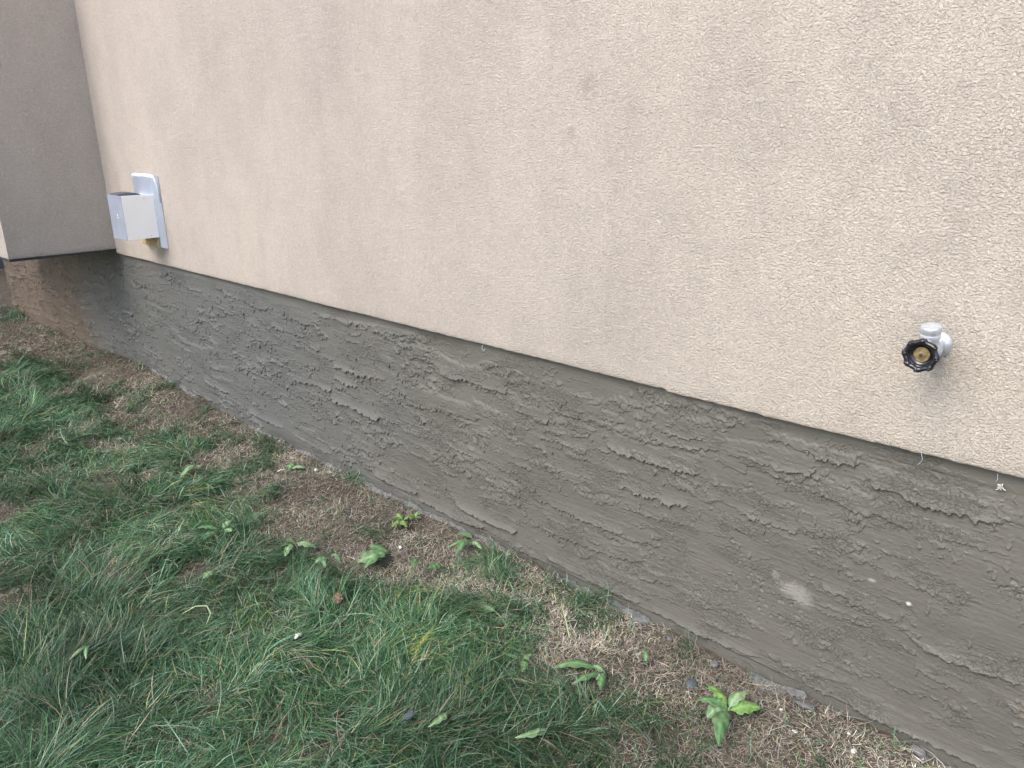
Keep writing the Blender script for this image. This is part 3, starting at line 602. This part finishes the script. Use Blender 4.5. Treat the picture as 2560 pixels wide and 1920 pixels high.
# ------------------------------------------------------------------ leafy weeds, one thing each
LEAFS = {'mid': m_leaf('weed_leaf', (.070, .165, .065), (.115, .22, .095)), 'pale': m_leaf('weed_leaf_pale', (.135, .240, .120), (.20, .31, .17)),
         'bright': m_leaf('weed_leaf_bright', (.10, .21, .05), (.16, .28, .08)), 'brown': m_leaf('leaf_brown', (.12, .070, .050), (.17, .10, .07), .7), 'white': m_leaf('leaf_white', (.50, .55, .50), (.62, .65, .60)),
         'stem': m_plain('weed_stem', (.30, .36, .20), .55, 0, .15, 40)}
def leaf(parent, base, tip, width, mat, lift=.02, arch=.35, fold=.25, stalk=.25, seed=0, z0=.012):
    R = random.Random(seed); b = Vector((base[0], base[1], float(g_base(base[0], base[1])) + z0)); t = Vector((tip[0], tip[1], float(g_base(tip[0], tip[1])) + z0 + lift*.4))
    ax = t-b; L = ax.length; d = ax.normalized(); side = d.cross(Vector((0, 0, 1))).normalized(); up_ = side.cross(d)
    twist = R.uniform(-.5, .5); n, m = 22, 8; bm = bmesh.new(); rows = []
    bend = R.uniform(-.12, .12)*L; tl = bm.verts.layers.float_color.new('tint'); ph = R.uniform(0, 6)
    for i in range(n+1):
        s = i/n; c = b + d*(L*s) + up_*(arch*L*math.sin(math.pi*s)*.45 + lift*s*.3) + side*bend*math.sin(math.pi*s)
        if s < stalk: w = .0016 + .0012*s
        else:
            q = (s-stalk)/(1-stalk); w = width/2*(math.sin(math.pi*min(1, q**.72))**.8)*(1+.13*math.sin(q*19+ph)+.06*math.sin(q*41+ph*2)) + .0009
        tw = twist*s; sd = (side*math.cos(tw) + up_*math.sin(tw)); un = sd.cross(d)*-1
        row = []
        for j in range(m+1):
            v = (j/m*2-1); row.append(bm.verts.new(c + sd*(v*w) + un*(fold*abs(v)*w + .10*w*math.sin(s*21+v*3+ph))))
        rows.append(row)
    for A, B in zip(rows, rows[1:]):
        for j in range(m): bm.faces.new((A[j], A[j+1], B[j+1], B[j]))
    for i, A in enumerate(rows):
        for j, v in enumerate(A):
            e = abs(j/m*2-1); q = 1.45 - .62*min(1, e*2.2) + .10*math.sin(i*2.4 - e*5) + .08*e; v[tl] = (q, q, q*.95, 1)
    me = bpy.data.meshes.new('leaf'); bm.to_mesh(me); bm.free()
    for p in me.polygons: p.use_smooth = True
    me.materials.append(LEAFS[mat]); o = link(bpy.data.objects.new('leaf', me), parent)
    if parent is not None: o.matrix_parent_inverse = Matrix.Translation(-Vector(parent.location))
    s = o.modifiers.new('thickness', 'SOLIDIFY'); s.thickness = .0006
    return o
def weed(label, base, tips, mat, width, arch=.3, seed=0, stalk=.22, cat='weed', name='weed', grp='broad-leaved weeds in the lawn edge', z0=None):
    if z0 is None: z0 = .010 + .030*float(np.clip(greenness(np.array([base[0]]), np.array([base[1]]))[0], 0, 1))
    e = empty(name, (base[0], base[1], float(g_base(*base))), label, cat, grp)
    for i, tp in enumerate(tips):
        w = width*(.8+.4*random.Random(seed*31+i).random())
        leaf(e, base, tp, w, mat if not isinstance(mat, (list, tuple)) else mat[i % len(mat)], .02, arch, .22, stalk, seed*17+i, z0)
    return e
weed('largest weed, big crumpled green leaves in the straw near the lower right', (-.655,-.180), [(-.72,-.21),(-.735,-.147),(-.673,-.249),(-.61,-.307),(-.596,-.132),(-.639,-.093),(-.70,-.19)], ['mid','bright','pale'], .036, .35, 1, .12, z0=.03)
weed('drooping dark weed with one long leaf right against the foot of the foundation', (-1.70,-.020), [(-1.661,-.138),(-1.764,-.035),(-1.624,-.054),(-1.718,-.125),(-1.752,-.012)], ['mid','mid','pale'], .020, .4, 2)
weed('small bright yellow-green seedling in the bare soil strip near the foundation', (-1.995,-.092), [(-1.967,-.165),(-2.035,-.089),(-1.927,-.128),(-1.984,-.060),(-2.03,-.12)], 'bright', .022, .3, 3, .15)
weed('tiny bright star-shaped seedling next to the foundation', (-1.975,-.050), [(-1.965,-.085),(-1.99,-.024),(-1.94,-.051),(-2.0,-.06)], 'bright', .011, .3, 4, .2)
weed('clump of four broad overlapping green leaves at the edge of the straw', (-1.853,-.268), [(-1.810,-.395),(-1.858,-.390),(-1.90,-.355),(-1.92,-.295),(-1.88,-.37)], ['mid', 'pale', 'mid'], .046, .3, 5, .1)
weed('four-leaved weed sunk in dark green grass, leftmost of the broad-leaved plants there', (-2.36,-.60), [(-2.425,-.655),(-2.385,-.545),(-2.33,-.675),(-2.31,-.585)], ['mid', 'pale'], .024, .3, 22)
weed('thin stalked sprout with a single folded leaf', (-1.684,-.325), [(-1.728,-.244),(-1.71,-.255)], 'mid', .022, .4, 6, .5)
weed('lone flat oval green leaf on the brown straw', (-1.682,-.191), [(-1.664,-.250)], 'mid', .028, .1, 7, .15)
weed('weed of spread pale leaves where tall grass meets the straw', (-2.13,-.462), [(-2.026,-.431),(-2.128,-.51),(-2.055,-.534),(-2.159,-.457)], ['pale','mid'], .030, .3, 8)
weed('arched weed with curled-over pale leaves just right of a spread-leaved weed', (-1.955,-.442), [(-1.87,-.44),(-1.896,-.484),(-1.944,-.49)], ['pale','mid'], .022, .7, 9)
weed('long dandelion-like leaf on a long stalk slanting over short grass', (-1.245,-.308), [(-1.43,-.298)], 'pale', .034, .12, 10, .5)
weed('weed of narrow bent leaves and a long stem left of the largest weed', (-.955,-.262), [(-.985,-.365),(-.991,-.274),(-.919,-.331),(-.95,-.310),(-1.06,-.35)], ['mid','pale'], .022, .3, 11)
weed('pale green folded leaf lying on grass at the bottom edge of the photo', (-.930,-.518), [(-.955,-.603)], 'pale', .026, .2, 12, .08, 'leaf', 'fallen_leaf', 'loose leaves on the grass')
weed('slim pale leaf lying on dark grass near the small slate stone', (-1.137,-.644), [(-1.121,-.717)], 'pale', .022, .2, 13, .12, 'leaf', 'fallen_leaf', 'loose leaves on the grass')
weed('silvery wilted weed beside the dark soil hole', (-2.975,-.400), [(-2.884,-.52),(-2.945,-.466),(-2.926,-.42)], 'pale', .024, .5, 14)
weed('three pale scattered leaves of a weed on dark soil near the foundation', (-2.690,-.145), [(-2.688,-.200),(-2.72,-.100),(-2.637,-.097)], ['white','mid','pale'], .026, .35, 15)
weed('small round pale leaf in the tall grass', (-2.150,-.735), [(-2.102,-.785)], 'pale', .022, .2, 16, .1, 'leaf', 'fallen_leaf', 'loose leaves on the grass')
weed('whitish curled leaf in deep green grass', (-1.655,-.722), [(-1.628,-.755)], 'white', .012, .4, 17, .0, 'leaf', 'fallen_leaf', 'loose leaves on the grass')
weed('reddish brown dead leaf in the grass', (-1.705,-.570), [(-1.737,-.540)], 'brown', .026, .3, 18, .0, 'leaf', 'fallen_leaf', 'loose leaves on the grass')
weed('tiny green leaf tip poking out of straw right of the pale stalk', (-.905,-.155), [(-.93,-.125)], 'mid', .010, .5, 19, .1, 'leaf', 'fallen_leaf', 'loose leaves on the grass')
weed('small bluish weed half hidden in grass above the folded leaf', (-1.145,-.375), [(-1.10,-.42),(-1.13,-.35),(-1.18,-.40)], 'mid', .020, .3, 20)
weed('short weed in the lower left grass', (-2.02,-1.13), [(-1.96,-1.17),(-1.99,-1.20)], 'pale', .012, .5, 21)
bm = bmesh.new(); b0 = Vector((-1.115,-.213,.02)); b1 = Vector((-1.231,-.114,.035))
tube(bm, [b0, b0.lerp(b1, .3)+Vector((0,0,.004)), b0.lerp(b1, .6)+Vector((0,0,.006)), b0.lerp(b1, .85)+Vector((0,0,.004)), b1], [.0026, .0024, .0021, .0018, .0012], 8)
tag(bm_obj('cut_stalk', bm, LEAFS['stem'], smooth=True), 'straight pale yellow-green stalk lying on the straw', 'stalk')
bm = bmesh.new(); tube(bm, [(-2.00,-.90,.03), (-1.985,-.865,.045), (-1.955,-.845,.05), (-1.92,-.85,.045), (-1.90,-.875,.03)], [.0012, .0019, .0021, .0019, .001], 8)
tag(bm_obj('cut_stalk', bm, LEAFS['stem'], smooth=True), 'curved pale stalk arching out of the tall grass', 'stalk')

# ------------------------------------------------------------------ stones and chips
def stone(name, x, y, s, mat, label, cat, seed, flat=.5, grp=None, z=None):
    r = random.Random(seed); bm = bmesh.new(); bmesh.ops.create_icosphere(bm, subdivisions=2, radius=1)
    k = [r.uniform(.7, 1.3) for _ in range(3)]; planes = [Vector((r.gauss(0,1), r.gauss(0,1), r.gauss(0,1))).normalized() for _ in range(7)]
    for v in bm.verts:
        for p in planes:
            d = v.co.dot(p)
            if d > .62: v.co -= p*(d-.62)
        v.co = Vector((v.co.x*k[0]*s, v.co.y*k[1]*s, v.co.z*flat*s))
    bmesh.ops.rotate(bm, verts=bm.verts, cent=(0,0,0), matrix=Matrix.Rotation(r.uniform(-.4,.4), 3, 'X') @ Matrix.Rotation(r.uniform(0, 6), 3, 'Z'))
    o = bm_obj(name, bm, mat); o.location = (x, y, (float(g_z(x, y)) if z is None else z) + s*flat*.35 + .006)
    return tag(o, label, cat, grp)
stone('stone', -1.205, -.705, .017, SLATE, 'flat dark blue-grey stone in the grass near the bottom edge', 'stone', 1, .4, 'stones at the lawn edge', .018)
stone('stone', -.785, -.125, .014, SLATE, 'angular dark slate piece on straw close to the foundation', 'stone', 2, .5, 'stones at the lawn edge')
stone('stone', -2.36, -1.02, .012, SLATE, 'small purplish grey stone in the far left grass', 'stone', 3, .4, 'stones at the lawn edge', .02)
ch = 'white chips scattered near the foundation'
for i, (x, y, s, lb) in enumerate(((-2.617,-.058,.010,'upper of two bright white chips on dark soil near the foundation'), (-2.538,-.036,.009,'lower of two bright white chips on dark soil near the foundation'),
        (-1.867,-.208,.008,'white pebble beside the four-leaf clump'), (-1.318,-.467,.011,'crumpled white fleck in grass below the long dandelion leaf'), (-.51,-.133,.007,'pale grey-green chip right of the largest weed'),
        (-1.25,-.072,.006,'small white crumb above the straight pale stalk'), (-.986,-.497,.007,'small white crumb above the folded pale leaf'), (-.395,-.085,.007,'white chip at the lower right edge of the straw'), (-.42,-.045,.006,'grey-white chip against the foot of the foundation at lower right'), (-.57,-.075,.006,'tiny white crumb below the mortar lump'))):
    stone('chip', x, y, s, CHIP, lb, 'chip', 20+i, .55, ch)
stone('mortar_lump', -.535, -.012, .026, MORTAR, 'smooth bluish grey mortar lump against the foot of the foundation', 'mortar', 40, .35)
r = random.Random(5)
for i, (x, y, s, lb) in enumerate(((-.92,-.012,.012,'rough grey mortar crumb where the bottom trowel ridge starts'), (-.78,-.02,.014,'rough grey mortar crumb left of the dark slate piece'), (-1.62,-.006,.013,'grey mortar crumb right of the drooping weed'), (-2.2,-.004,.012,'grey mortar crumb at the foundation behind the bright seedling'))):
    stone('mortar_crumb', x, y, s, MORTAR, lb, 'mortar', 50+i, .6, 'mortar crumbs along the foundation')
